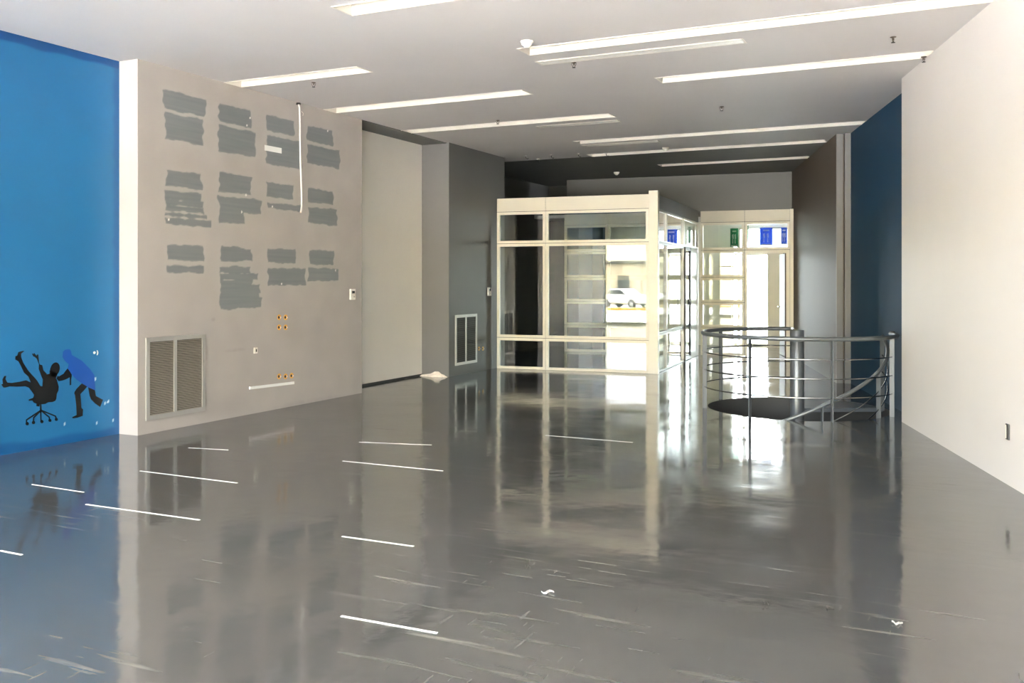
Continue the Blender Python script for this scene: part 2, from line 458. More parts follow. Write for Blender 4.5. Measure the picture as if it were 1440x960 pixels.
for (p0, p1, yy, lab) in (((757, 84), (1048, 51), 8.62, 'flush slotted air diffuser beside the longest light trough'),
                          ((757, 178), (871, 170), 12.2, 'small flush air diffuser in the middle of the ceiling'),
                          ((820, 203), (927, 195), 14.25, 'small flush air diffuser nearest to the dark ceiling')):
    def xat(px, y):
        v = c2w((px-720)/F, 1); return v.x/v.y*y
    a, b = xat(p0[0], yy), xat(p1[0], yy)
    t = empty('ceiling_air_diffuser', T((a+b)/2, yy, HC+.001), lab, 'air diffuser', 'linear air diffusers in the ceiling')
    hx, hy = (b-a)/2, 0.085
    m_ = MB(); m_.box(-hx, hx, -hy, -hy+0.022, -0.006, 0).box(-hx, hx, hy-0.022, hy, -0.006, 0).box(-hx, -hx+0.02, -hy, hy, -0.006, 0).box(hx-0.02, hx, -hy, hy, -0.006, 0)
    m_.build('rim', M['trough'], t)
    s_ = MB()
    for k in range(4):
        y = -hy+0.03+k*0.032
        s_.box(-hx+0.02, hx-0.02, y, y+0.02, -0.005, -0.002)
    s_.box(-hx+0.02, hx-0.02, -hy+0.02, hy-0.02, -0.002, -0.0005)
    s_.build('slat_panel', M['vent'], t)

# ---------------------------------------------------------------- sprinklers and detectors
def sprinkler(px, py, lab, s=1.0):
    p = cpt(px, py); s = .8
    t = empty('ceiling_sprinkler', T(p.x, p.y, HC+.002), lab, 'sprinkler', 'sprinklers in the ceiling')
    t.rotation_euler = (0, 0, random.random()*2)
    MB().lathe([(0.035*s, 0), (0.033*s, -0.006), (0.012*s, -0.012)], 20).build('escutcheon', M['sprk'], t, smooth=True)
    b = MB().tube([(0, 0, -0.008), (0, 0, -0.04*s)], 0.008*s, 8)
    b.tube([(-0.03*s, 0, -0.012), (-0.022*s, 0, -0.04*s), (-0.004, 0, -0.065*s)], 0.004*s, 6).tube([(0.03*s, 0, -0.012), (0.022*s, 0, -0.04*s), (0.004, 0, -0.065*s)], 0.004*s, 6)
    b.build('body', M['sprk'], t, smooth=True)
    MB().lathe([(0.02*s, -0.062*s), (0.024*s, -0.066*s), (0.02*s, -0.07*s)], 16).build('deflector', M['blackplastic'], t)
for px, py, lab in ((441,116,'small sprinkler in front of the patched grey wall, below the first short trough'),
                    (807,88,'small sprinkler just beyond the long slotted air diffuser'),
                    (1256,52,'small sprinkler in the bare ceiling close to the white side wall'),
                    (1015,150,'small sprinkler in the bare ceiling in the middle of the room'),
                    (1299,80,'small sprinkler at the wall end of the second light trough'),
                    (700,169,'small sprinkler beside the trough that starts at the cream recess')):
    sprinkler(px, py, lab)
def detector(px, py, lab):
    p = cpt(px, py)
    t = empty('smoke_detector', T(p.x, p.y, HC), lab, 'smoke detector', 'round smoke detectors on the ceiling')
    MB().lathe([(0.06, 0), (0.06, -0.012), (0.055, -0.016)], 28).build('base', M['plastic'], t, smooth=True)
    MB().lathe([(0.052, -0.016), (0.05, -0.034), (0.03, -0.046), (0.028, -0.058), (0.01, -0.062)], 28).build('sensor_head', M['plastic'], t, smooth=True)
detector(741, 58, 'white smoke detector at the start of the longest light trough')
detector(936, 207.5, 'white smoke detector beside the trough at the edge of the dark ceiling')
detector(867, 242, 'white smoke detector on the dark ceiling above the glass office')
for px, py in ((739, 219), (775, 218), (813, 216), (757, 223), (852, 215)):
    p = cpt(px, py)
    t = empty('ceiling_bracket', T(p.x, p.y, HC), 'tiny bare metal fixture left on the ceiling by the edge of its dark part', 'bracket', 'bare fixtures along the dark ceiling edge')
    MB().lathe([(0.03, 0), (0.028, -0.01)], 14).build('plate', M['vent'], t)
    MB().tube([(0, 0, -0.005), (0.01, 0, -0.04), (0.04, 0, -0.06), (0.05, 0.01, -0.045)], 0.006, 6).build('hook', M['joint'], t)

# ---------------------------------------------------------------- glass partitions
def cell(root, x0, x1, z0, z1, bw=0.045, m=None, dep=0.06, glass=True):
    g = 0.004
    x0 += g; x1 -= g; z0 += g; z1 -= g
    b = MB().box(x0, x1, 0, dep, z0, z0+bw).box(x0, x1, 0, dep, z1-bw, z1).box(x0, x0+bw, 0, dep, z0+bw, z1-bw).box(x1-bw, x1, 0, dep, z0+bw, z1-bw)
    fo = b.build('pane_frame', m or M['frame'], root)
    if glass:
        v = MB(); y = dep*0.45
        v.v = [(x0+bw, y, z0+bw), (x1-bw, y, z0+bw), (x1-bw, y, z1-bw), (x0+bw, y, z1-bw)]; v.f = [(0, 1, 2, 3)]
        v.build('glass_pane', M['glass'], fo)
def panel(root, x0, x1, z0, z1, dep=0.06, m=None, name='fascia_panel'):
    MB().box(x0+0.004, x1-0.004, 0, dep, z0+0.004, z1-0.004).build(name, m or M['fascia'], root)
def backing(root, xs, zs, z0, z1, x0, x1, dep=0.03):
    b = MB()
    for x in xs: b.box(x-0.012, x+0.012, 0.015, 0.015+dep, z0, z1)
    for z in zs: b.box(x0, x1, 0.015, 0.015+dep, z-0.012, z+0.012)
    b.build('joint_strip', M['joint'], root)
ZT, ZF, ZR, ZL = 2.985, 2.745, 2.19, 0.55
# front
R1 = empty('glass_partition', FG, 'wide cream-framed front of the glass office, with two columns of panes mirroring the street', 'glass partition')
xm, _ = onplane(FG, 767, 400); xr, _ = onplane(FG, 912.5, 400)
xl = 0.02
cols = [(xl, xm), (xm, xr)]
for (a, b) in cols:
    cell(R1, a, b, 0.0, ZL); cell(R1, a, b, ZL, ZR); cell(R1, a, b, ZR, ZF); panel(R1, a, b, ZF, ZT)
backing(R1, [xm], [ZL, ZR, ZF], 0.01, ZT-0.01, xl+.01, xr-.01)
MB().box(xr+0.002, WF+0.03, -0.03, 0.1, 0, ZT+0.05).build('corner_post', M['frame'], R1, bevel=0.004)
# side
R2 = empty('glass_partition', FS, 'glazed side of the glass office with its open black-edged door', 'glass partition')
sx = [onplane(FS, p, 400)[0] for p in (926, 938, 962, 972)]
sx = [0.11, sx[1], sx[2], sx[3], LS-0.05]
for i in range(2):
    a, b = sx[i], sx[i+1]
    cell(R2, a, b, 0, ZL+.1, bw=0.03, m=M['vent']); cell(R2, a, b, ZL+.1, ZR, bw=0.03, m=M['vent']); cell(R2, a, b, ZR, ZF, bw=0.03, m=M['vent'])
cell(R2, sx[2], sx[4], ZR, ZF, bw=0.035)
a = 0.11
for b in sx[1:3]+[sx[4]]:
    panel(R2, a, b, ZF, ZT, m=M['grey_mid']); a = b  # side fascia greyer than the cream front: its shade put into the colour
panel(R2, sx[3]+.02, sx[4], 0, ZR, name='side_panel', m=M['fascia'])
backing(R2, sx[1:3], [ZL+.1, ZR, ZF], 0.01, ZT-.01, .12, sx[4]-.01)
# its open door
dw = 0.82
dr = bpy.data.objects.new('door', None); COL.objects.link(dr); dr.parent = R2
dr.matrix_local = T(sx[3], 0.0, 0.0) @ Matrix.Rotation(math.radians(-168), 4, 'Z')
b = MB().box(0, dw, -0.02, 0.02, 0.01, 0.07).box(0, dw, -0.02, 0.02, ZR-0.05, ZR-0.01).box(0, 0.05, -0.02, 0.02, 0.07, ZR-0.05).box(dw-0.05, dw, -0.02, 0.02, 0.07, ZR-0.05)
bpy.data.objects.remove(dr)
d_ = MB().box(sx[2]+.01, sx[2]+.06, -0.03, 0.05, 0.01, ZR-0.01).box(sx[3]-.05, sx[3], -0.0, 0.05, 0.01, ZR-0.01).box(sx[2]+.06, sx[3]-.05, 0.0, 0.05, ZR-.06, ZR-0.01).box(sx[2]+.06, sx[3]-.05, 0, 0.05, 0.01, 0.07)
dob = d_.build('door', M['blackprof'], R2)
v = MB(); v.v = [(sx[2]+.06, 0.02, 0.07), (sx[3]-.05, 0.02, 0.07), (sx[3]-.05, 0.02, ZR-.06), (sx[2]+.06, 0.02, ZR-.06)]; v.f = [(0, 1, 2, 3)]
v.build('glass_pane', M['glass'], dob)
MB().tube([(sx[2]+.035, -0.03, 0.95), (sx[2]+.035, -0.07, 0.95), (sx[2]+.035, -0.07, 1.2), (sx[2]+.035, -0.03, 1.2)], 0.01, 8).build('handle', M['chrome'], dob)
# back partition, right of the office and behind it
kx = {p: onplane(FK, p, 400)[0] for p in (1047, 1111, 1117.5)}
rows = [0.0, 0.58, 1.095, 1.61, 2.17]
R3 = empty('glass_partition', FK, 'far cream partition beside the office corner, with stacked panes and an open doorway', 'glass partition')
for i in range(4): cell(R3, 0.03, kx[1047], rows[i], rows[i+1], bw=0.05)
cell(R3, 0.03, kx[1047], 2.17, ZF, bw=0.05); panel(R3, 0.03, kx[1047], ZF, ZT)
cell(R3, kx[1047], kx[1111], 2.17, ZF, bw=0.05); panel(R3, kx[1047], kx[1111], ZF, ZT)
MB().box(kx[1047]+.005, kx[1047]+.05, 0, 0.06, 0, 2.165).box(kx[1111]-.075, kx[1111]-.005, 0, 0.06, 0, 2.165).box(kx[1047]+.05, kx[1111]-.075, 0, .06, 2.1, 2.165).build('door_frame', M['frame'], R3)
MB().box(kx[1111], kx[1117.5]+.0, -0.01, 0.08, 0, ZT).build('end_post', M['frame'], R3, bevel=0.003)
backing(R3, [kx[1047], kx[1111]-.002], [1.61, 1.095, .58], 0.01, ZT-.01, .04, kx[1047]-.01)
backing(R3, [], [2.17, ZF], 0.01, ZT-.01, .04, kx[1111]-.01)
# door leaf standing open in the doorway
lh = empty('door_2', FK @ T(kx[1111]-.085, 0.07, 0.0) @ Matrix.Rotation(math.radians(101), 4, 'Z'), 'dark door leaf standing open in the far partition doorway', 'door', kind='structure')
MB().box(0, 0.78, -0.02, 0.02, 0.01, 2.09).build('door_leaf', M['taupe'], lh, bevel=0.003)
hd = MB().lathe([(0.025, 0), (0.025, 0.01)], 16)
hd2 = MB().tube([(0.71, 0.02, 1.0), (0.71, 0.06, 1.0), (0.6, 0.065, 1.0)], 0.011, 8)
hd2.build('door_handle', M['chrome'], lh)
R4 = empty('glass_partition', FK, 'rear row of the same cream framed panes, seen through the office front', 'glass partition')
for j in range(3):
    a = -0.97*(j+1); b = a+0.97-0.0
    if j == 0: b = -0.06
    for i in range(4): cell(R4, a, b, rows[i], rows[i+1], bw=0.05)
    cell(R4, a, b, 2.17, ZF, bw=0.05); panel(R4, a, b, ZF, ZT)

# back wall above / behind the partitions, and the back room
struct(MB().box(-4.82, 1.5, 0, 0.3, 2.9, HC).build('wall_back', M['grey_dark'], mw=FKW))
struct(MB().box(-4.82, -4.55, 0.0, 1.2, 0, 2.9).build('wall_back_corner', M['char'], mw=FKW))
struct(MB().box(-9.5, -4.3, 1.2, 1.5, 0, HC).build('wall_back_left', M['char'], mw=FKW))
# back room (frame of the partition FK)
SR = 3.0
struct(MB().box(2.2, 2.4, .1, SR+.1, 0, 3.0).box(1.93, 2.2, .09, .3, 0, 3.0).build('wall_rear_room_right', M['cream'], mw=FK))
struct(MB().box(-4.0, 0.33, SR, SR+0.25, 0, HC).box(1.85, 3.4, SR, SR+0.25, 0, HC).box(0.33, 1.85, SR, SR+0.25, 2.8, HC).build('wall_rear_room', M['cream'], mw=FK))
struct(MB().box(-4.0, 3.4, 0.62, SR+.1, 2.95, 3.02).build('ceiling_rear_room', M['ceil'], mw=FK))
wn = empty('window_1', FK @ T(0.33, SR+0.1, 0), 'tall rear window behind the far partition', 'window', kind='structure')
MB().box(0, .05, 0, .05, 0, 2.8).box(1.47, 1.52, 0, .05, 0, 2.8).box(.05, 1.47, 0, .05, 2.75, 2.8).box(.05, 1.47, 0, .05, 0, .06).box(.13, .2, 0, .05, .06, 2.75).box(.05, 1.47, 0, .05, 2.14, 2.19).build('window_frame', M['fascia'], wn)
v = MB(); v.v = [(.05, .025, .06), (1.47, .025, .06), (1.47, .025, 2.75), (.05, .025, 2.75)]; v.f = [(0, 1, 2, 3)]
v.build('window_pane', M['glass'], wn)
struct(MB().box(1.44, 1.95, SR-.02, SR-.005, 0, 2.2).build('wall_rear_room_low', M['grey_dark'], mw=FK))
t = empty('wall_panel', FK @ T(1.19, SR-0.25, 0), 'beige upright panel standing behind the doorway, between bright window and open door', 'panel')
MB().box(0, 0.33, 0, 0.05, 0, 2.2).build('board', M['fascia'], t, bevel=0.003)
MB().box(-0.012, 0, -0.004, 0.054, 0, 2.2).build('edge_strip', M['vent'], t)
# posters hanging high behind the top panes
def poster(px0, px1, py0, py1, m, lab, marks):
    off = 2.8
    x0, z1 = onplane(FK, px0, py0, off); x1, z0 = onplane(FK, px1, py1, off)
    t = empty('hanging_poster', FK @ T((x0+x1)/2, off, z1), lab, 'poster')
    w, h = (x1-x0)/2, z1-z0
    MB().box(-w, w, 0, 0.004, -h, 0).build('sheet', m, t)
    MB().tube([(-w-.01, 0, 0.003), (w+.01, 0, 0.003)], 0.006, 6).build('hanging_rail', M['plastic'], t)
    if marks:
        b = MB()
        for s in (-0.35, 0.25):
            b.prism([(s*w-.02, -h*.35), (s*w+.015, -h*.3), (s*w+.02, -h*.55), (s*w+.006, -h*.58), (s*w+.01, -h*.82), (s*w-.014, -h*.82), (s*w-.008, -h*.58)], lambda a, c, tt: (a, tt, c), -0.002, 0)
        b.box(-w*.5, w*.5, -.002, 0, -h*.2, -h*.12)
        b.box(-w*.8, w*.8, -.002, 0, -h*.98, -h*.9)
        b.build('printed_mark', M['poster_white'], t)
poster(1068.5, 1086.5, 320, 345, M['poster_blue'], 'wider blue poster with white cutlery-like marks hanging in the far top pane', True)
poster(1098, 1107, 320, 344, M['poster_blue'], 'narrow blue poster at the right edge of the far top pane', True)
poster(1027, 1038, 321, 347, M['poster_green'], 'green and white poster in the top pane left of the doorway', True)
poster(1048.6, 1052.5, 317, 341, M['poster_green'], 'thin green poster edge just left of the white poster', False)
poster(1053.5, 1066, 319, 343, M['poster_white'], 'white poster between the thin green edge and the wider blue poster', False)

# ---------------------------------------------------------------- shop front behind the camera and the street
XR0 = -1.0
def right_at(y):
    inv = FR.inverted()
    # point on right wall plane (local y=0) at world y
    o = Vector((FR[0][3], FR[1][3], 0)); v = Vector((FR[0][0], FR[1][0], 0))
    return (o+v*((y-o.y)/v.y)).x
XR = right_at(YF)
ZH = 2.95
struct(MB().box(XBLUE-.6, XR+1.2, YF-0.3, YF, ZH, HC).build('wall_front', M['white']))
sf = empty('window_2', T(XBLUE, YF-.15, 0), 'glazed shop front behind the viewer', 'window', kind='structure')
W = XR-XBLUE; nb = 6
fb = MB(); fb.box(0, W, -.04, .04, ZH-.06, ZH).box(0, W, -.04, .04, 0, .08).box(0, W, -.03, .03, 2.12, 2.17)
for i in range(nb+1):
    x = W*i/nb; fb.box(x-.03, x+.03, -.05, .05, 0, ZH)
fb.build('window_frame', M['blackprof'], sf)
for i in range(nb):
    v = MB(); a, b = W*i/nb+.03, W*(i+1)/nb-.03
    v.v = [(a, 0, .08), (b, 0, .08), (b, 0, ZH-.06), (a, 0, ZH-.06)]; v.f = [(0, 1, 2, 3)]
    v.build('window_pane', M['shopglass'], sf)
# pavement, kerb, street
struct(MB().box(-40, 40, -12, YF-0.28, -0.2, -0.02).build('pavement', M['pavement']))
struct(MB().box(-40, 40, -12.25, -12, -0.35, -0.02).build('kerb', M['yellow']))
g = MB(); g.v = [(-80, -12.2, -.3), (80, -12.2, -.3), (80, -75, -1.0), (-80, -75, -1.0)]; g.f = [(0, 1, 2, 3)]
struct(g.build('street', M['asphalt']))
struct(MB().box(-40, 40, -34.4, -34, -0.7, -0.38).build('kerb_far', M['yellow']))
h = MB(); nx, ny = 40, 12
for j in range(ny+1):
    for i in range(nx+1):
        x = -100+200*i/nx; y = -72-j*9
        z = -1+ (1-math.cos(PI*j/ny/1.0))*7 + 4*noise.noise(Vector((x*.03, y*.03, 0)))*(j/ny)
        h.v.append((x, y, z))
for j in range(ny):
    for i in range(nx):
        a = j*(nx+1)+i; h.f.append((a, a+1, a+nx+2, a+nx+1))
struct(h.build('hill', M['hill'], smooth=True))
rg = MB().box(-6, 14, 26.3, 60, -.15, -.03); struct(rg.build('pavement_rear', M['pavement']))
bl = empty('building', T(-17, -66, -1), 'pale low building across the street, mirrored in the office glass', 'building')
MB().box(-6, 5, -4, 4, 0, 4.2).build('wall', M['building'], bl)
MB().box(-6.4, 5.4, -4.4, 4.4, 4.2, 4.5).build('roof', M['asphalt'], bl)
for k in range(4): MB().box(-5+k*2.5, -3.8+k*2.5, 4, 4.05, 1.2, 3.0).build('window', M['carglass'], bl)
# car
cr = empty('car', T(-11.9, -46, -0.68) @ Matrix.Rotation(math.radians(35), 4, 'Z'), 'white car parked across the street, mirrored in the office front glass', 'car')
prof = [(-2.15, .35), (-2.15, .85), (-2.0, 1.0), (-1.55, 1.06), (-1.1, 1.5), (.2, 1.55), (.95, 1.08), (1.9, .95), (2.15, .75), (2.15, .35)]
MB().prism(prof, lambda a, c, t: (a, t, c), -.85, .85).build('car_body', M['car'], cr, bevel=0.08)
for s in (-1, 1):
    MB().prism([(-1.35, 1.1), (-1.02, 1.42), (-.3, 1.45), (-.3, 1.1)], lambda a, c, t: (a, t*1.0, c), s*.855, s*.862).prism([(-.22, 1.1), (-.22, 1.45), (.15, 1.47), (.72, 1.1)], lambda a, c, t: (a, t, c), s*.855, s*.862).build('side_window', M['carglass'], cr)
    for x in (-1.35, 1.4):
        w = MB(); w.tube([(x, s*.68, .34), (x, s*.88, .34)], .34, 24); wo = w.build('wheel', M['tyre'], cr)
        MB().tube([(x, s*.88, .34), (x, s*.89, .34)], .2, 16).build('hubcap', M['chrome'], wo)

# ---------------------------------------------------------------- spiral stair guard rail
def off(p): return (p[0]-CC.x, p[1]-CC.y, p[2])
gr = empty('guard_rail', T(CC.x, CC.y, 0), 'circular grey steel guard rail around the floor opening', 'railing')
def arc(r, z, a0, a1, n=64): return [off(p) for p in ring(r, n, a0, a1, z)]
MB().tube(arc(RRAIL, .905, 76, 358), .025, 12).build('top_rail', M['steel'], gr, smooth=True)
q0 = off(ring(RRAIL, 1, 76, 77, .905)[0])
MB().tube([q0, (q0[0]*.1, q0[1]*.1, .905)], .025, 12).build('top_rail_return', M['steel'], gr, smooth=True)
for z in (.68, .47, .26):
    MB().tube(arc(RRAIL, z, 76, 320), .0075, 8).tube([off(ring(RRAIL, 1, 76, 77, z)[0]), (q0[0]*.08, q0[1]*.08, z)], .0075, 8).build('mid_rail', M['chrome'], gr, smooth=True)
def plate(a, z0, z1, r=RRAIL, hw=.006, hd=.026):
    q = c2w(math.cos(math.radians(a)), math.sin(math.radians(a))); tt = Vector((-q.y, q.x, 0)); c = q*r
    b = MB(); vs = []
    for z in (z0, z1):
        for (i, j) in ((-1, -1), (1, -1), (1, 1), (-1, 1)):
            p = c+q*(i*hd)+tt*(j*hw); vs.append((p.x, p.y, z))
    b.v = vs; b.f = [(0, 3, 2, 1), (4, 5, 6, 7), (0, 1, 5, 4), (1, 2, 6, 5), (2, 3, 7, 6), (3, 0, 4, 7)]
    return b
for a in (131, 180, 226, 272, 320):
    b = plate(a, 0, .89)
    b.build('rail_post', M['steel'], gr)
wf = off(ring(RRAIL+.045, 1, -2, -1, .905)[0])
MB().tube([off(ring(RRAIL, 1, -2, -1, .905)[0]), wf], .03, 12).build('wall_flange', M['joint'], gr)
# staircase
st = empty('spiral_staircase', T(CC.x, CC.y, -3.0), 'dark steel spiral staircase going down through the round floor opening', 'staircase')
def dn(v): return [(p[0], p[1], p[2]+3.0) for p in v]
MB().lathe([(.083, 0), (.083, 3.94), (.078, 3.95)], 32).build('centre_post', M['darksteel'], st, smooth=True)
def sector(a0, a1, r0, r1, z0, z1, n=8):
    b = MB(); pts = []
    for k in range(n+1):
        a = math.radians(a0+(a1-a0)*k/n); q = c2w(math.cos(a), math.sin(a)); pts.append(q*r1)
    for k in range(n, -1, -1):
        a = math.radians(a0+(a1-a0)*k/n); q = c2w(math.cos(a), math.sin(a)); pts.append(q*r0)
    b.prism([(p.x, p.y) for p in pts], lambda x, y, t: (x, y, t), z0+3, z1+3); return b
sector(2, 74, .08, 1.055, -.05, -.004, 16).build('landing', M['darksteel'], st)
SL = .0079
for k in range(15):
    a1 = 2-22.5*k; zt = -.178*(k+1)
    sector(a1-24, a1, .08, 1.0, zt-.04, zt, 6).build('tread', M['darksteel'], st)
def helix(r, o_, a0, a1, n=90):
    out = []
    for k in range(n+1):
        ad = a0+(a1-a0)*k/n; a = math.radians(ad); q = c2w(r*math.cos(a), r*math.sin(a)); out.append((q.x, q.y, .89+SL*ad+o_+3))
    return out
hx_ = helix(1.02, 0, -2, -280)
MB().tube(hx_, .021, 10).build('handrail', M['steel'], st, smooth=True)
for o_ in (-.225, -.43): MB().tube(helix(1.02, o_, -2, -280), .0075, 8).build('stair_mid_rail', M['chrome'], st, smooth=True)
for a in (-2, -47, -92, -137, -182, -227, -272):
    zz = .89+SL*a+3
    b = plate(a, zz-.9, zz-.01, r=1.02)
    b.build('baluster', M['steel'], st)

# ---------------------------------------------------------------- things on the left walls
def vent(fr, px0, py0, px1, py1, lab, pxm, rows_, lm='louver'):
    x0, z1 = onplane(fr, px0, py0); x1, z0 = onplane(fr, px1, py1)
    w, h = x1-x0, z1-z0
    t = empty('vent_grille', fr @ T((x0+x1)/2, 0, z0), lab, 'vent grille')
    a = -w/2; b = w/2; bw = .045; mid = onplane(fr, pxm, py0)[0]-(x0+x1)/2
    MB().box(a, b, -.015, 0, 0, bw).box(a, b, -.015, 0, h-bw, h).box(a, a+bw, -.015, 0, bw, h-bw).box(b-bw, b, -.015, 0, bw, h-bw).box(mid-.02, mid+.02, -.015, 0, bw, h-bw).build('frame', M['vent'], t)
    for (l, r) in ((a+bw, mid-.02), (mid+.02, b-bw)):
        m_ = MB()
        n_ = rows_; ph = (h-2*bw)/n_
        for k in range(n_):
            z = bw+k*ph
            m_.v += [(l, -.012, z+ph*.08), (r, -.012, z+ph*.08), (r, -.003, z+ph*.62), (l, -.003, z+ph*.62), (l, -.011, z), (r, -.011, z), (r, -.002, z+ph*.5), (l, -.002, z+ph*.5)]
            i = len(m_.v)-8
            m_.f += [tuple(i+q for q in t_) for t_ in ((0, 1, 2, 3), (4, 7, 6, 5), (0, 4, 5, 1), (3, 2, 6, 7))]
        m_.build('louver_panel', M[lm], t)
    MB().box(a+bw*.5, b-bw*.5, -.0018, -.0006, bw*.5, h-bw*.5).build('back_plate', M['ventdark'], t)
vent(FA, 204.5, 475, 287.5, 577, 'large louvered air vent low on the patched grey wall', 245.5, 42)
vent(FB, 639.5, 443, 670, 509, 'narrower dark louvered vent on the rear grey wall beside the glass office', 654.5, 40, 'joint')

def thermostat(fr, px, py, lab):
    x, z = onplane(fr, px, py)
    t = empty('thermostat', fr @ T(x, 0, z-.07), lab, 'thermostat', None)
    MB().box(-.055, .055, -.028, 0, 0, .145).build('body', M['plastic'], t, bevel=.006)
    MB().box(-.03, .03, -.0305, -.028, .085, .12).build('screen', M['display'], t)
    MB().box(.005, .03, -.031, -.028, .03, .05).build('button', M['vent'], t)
thermostat(FA, 494.5, 414, 'white thermostat at the far edge of the patched grey wall')
thermostat(FB, 687, 410, 'white thermostat beside the glass office front')

def walldisc(fr, px, py, lab, r=.034):
    x, z = onplane(fr, px, py)
    t = empty('wall_box', fr @ T(x, 0, z), lab, 'electrical box', 'open orange wiring boxes in the grey walls')
    o = MB().tube([(0, -.004, 0), (0, 0, 0)], r, 20).build('cup', M['orange'], t)
    MB().tube([(-r*.3, -.0055, 0), (-r*.3, -.004, 0)], r*.5, 14).build('hollow', M['ventdark'], t)
    MB().tube([(r*.2, -.004, r*.2), (r*.4, -.02, 0), (r*.1, -.012, -r*.4)], .0035, 6).build('wire', M['plastic'], t)
PL = {(392.5, 446): 'upper left of the four orange boxes below the painted patches', (401.5, 446): 'upper right of the four orange boxes below the painted patches',
      (392.5, 460): 'lower left of the four orange boxes below the painted patches', (401.5, 460): 'lower right of the four orange boxes below the painted patches',
      (392.5, 529): 'first of the three orange boxes above the white floor-level strip', (401.5, 529): 'middle one of the three orange boxes above the white strip', (410, 528): 'last of the three orange boxes above the white strip, nearest the wall end'}
for (a, b), lab in PL.items(): walldisc(FA, a, b, lab)
walldisc(FB, 673.5, 490, 'orange box directly beside the rear vent grille'); walldisc(FB, 679, 490, 'orange box on the rear grey wall, nearer to the glass office')

def strip(fr, name, p0, p1, hw, dep, m, lab, cat):
    x0, z0 = onplane(fr, *p0); x1, z1 = onplane(fr, *p1)
    a = Vector((x0, z0)); b = Vector((x1, z1)); d = (b-a).normalized(); n_ = Vector((-d.y, d.x))*hw
    pts = [a-n_, b-n_, b+n_, a+n_]
    c = (a+b)/2
    o = MB().prism([(p.x-c.x, p.y-c.y) for p in pts], lambda u, w, t: (u, t, w), -dep, 0).build(name, m, mw=fr @ T(c.x, 0, c.y), bevel=min(.002, dep*.4))
    tag(o, lab, cat); return o
strip(FA, 'cable_duct', (350, 545.5), (412.5, 538), .016, .018, M['tape'], 'white plastic cable duct low on the patched grey wall', 'cable duct')
strip(FA, 'tape_scrap', (372, 207.5), (396, 212), .033, .0015, M['tape'], 'torn white tape scrap stuck on a painted-over patch', 'tape')
x, z = onplane(FA, 359, 492.5)
t = empty('wall_socket', FA @ T(x, 0, z), 'small white socket between the large vent and the orange boxes', 'socket')
MB().box(-.03, .03, -.012, 0, -.035, .035).build('cover', M['plastic'], t, bevel=.004)
MB().box(-.006, .014, -.0135, -.012, -.018, .016).build('opening', M['joint'], t)
# hanging cable
pts = []
for (px, py, o_) in ((417, 146, .03), (418.5, 152, .03), (419, 175, .03), (419.5, 205, .028), (420, 235, .03), (421, 262, .03), (421.5, 280, .03), (421, 290, .035), (419, 295.5, .05), (415.5, 298.5, .08)):
    xx, zz = onplane(FA, px, py); pts.append((xx, -o_, zz))
x, z = onplane(FA, 417, 146)
t = empty('hanging_cable', FA @ T(x, 0, z), 'white cable hanging from the top of the patched grey wall', 'cable')
sm_ = []
for i in range(len(pts)-1):
    for k in range(4):
        u = k/4; sm_.append(tuple(pts[i][q]*(1-u)+pts[i+1][q]*u for q in range(3)))
sm_.append(pts[-1])
MB().tube([(p[0]-x, p[1], p[2]-z) for p in sm_], .0105, 8).build('sheath', M['tape'], t, smooth=True)
MB().lathe([(.03, 0), (.025, .02)], 14, (0, -.03, -.01)).build('ceiling_gland', M['joint'], t)
MB().tube([(pts[-1][0]-x, pts[-1][1], pts[-1][2]-z), (pts[-1][0]-x-.015, pts[-1][1]-.012, pts[-1][2]-z-.003)], .004, 6).build('bare_wire', M['orange'], t)
x, z = onplane(FA, 424, 156)
o = MB().tube([(0, .004, 0), (.01, -.02, -.03), (.0, -.02, -.06)], .004, 6).build('wire_stub', M['plaster'], mw=FA @ T(x, 0, z)); tag(o, 'short wire stub beside the top of the hanging cable', 'wire')

# white outlets on the blue wall
t_x, t_z = onplane(FBL, 132.5, 495.7)
o = MB().tube([(0, -.006, 0), (0, 0, 0)], .013, 18).build('round_cover', M['plastic'], mw=FBL @ T(t_x, 0, t_z)); tag(o, 'round white cover on the blue wall, left of its crescent neighbour', 'cover')
t_x, t_z = onplane(FBL, 137, 495.7)
cres = [(.02*math.cos(a), .026*math.sin(a)) for a in [(-1.3+2.6*k/10) for k in range(11)]]+[(.008*math.cos(a)-.0, .02*math.sin(a)) for a in [(1.3-2.6*k/10) for k in range(11)]]
o = MB().prism(cres, lambda a, c, t: (a, t, c), -.004, 0).build('wall_chip', M['plastic'], mw=FBL @ T(t_x-.012, 0, t_z)); tag(o, 'white crescent-shaped chip on the blue wall beside the round cover', 'wall chip')

# silhouettes
K = 160/1182.0
def dq(pts): return [onplane(FBL, p[0]*K, 480+p[1]*K) for p in pts]
def el(cx, cy, rx, ry, rot=0, n=28):
    c, s = math.cos(rot), math.sin(rot)
    return [(cx+rx*math.cos(a)*c-ry*math.sin(a)*s, cy+rx*math.cos(a)*s+ry*math.sin(a)*c) for a in [2*PI*k/n for k in range(n)]]
def seg(p, q, w):
    a = Vector(p); b = Vector(q); d = (b-a).normalized(); n_ = Vector((-d.y, d.x))*w/2
    return [tuple(a-n_), tuple(b-n_), tuple(b+n_), tuple(a+n_)]
cx_, cz_ = onplane(FBL, 57, 560)
def decal(polys, name, m, parent=None, mw=None, thick=.0015, y0=0.0):
    b = MB()
    for p in polys:
        b.prism([(u-cx_, w-cz_) for u, w in dq(p)], lambda a, c, t: (a, t, c), y0-thick, y0)
    return b.build(name, m, parent, mw)
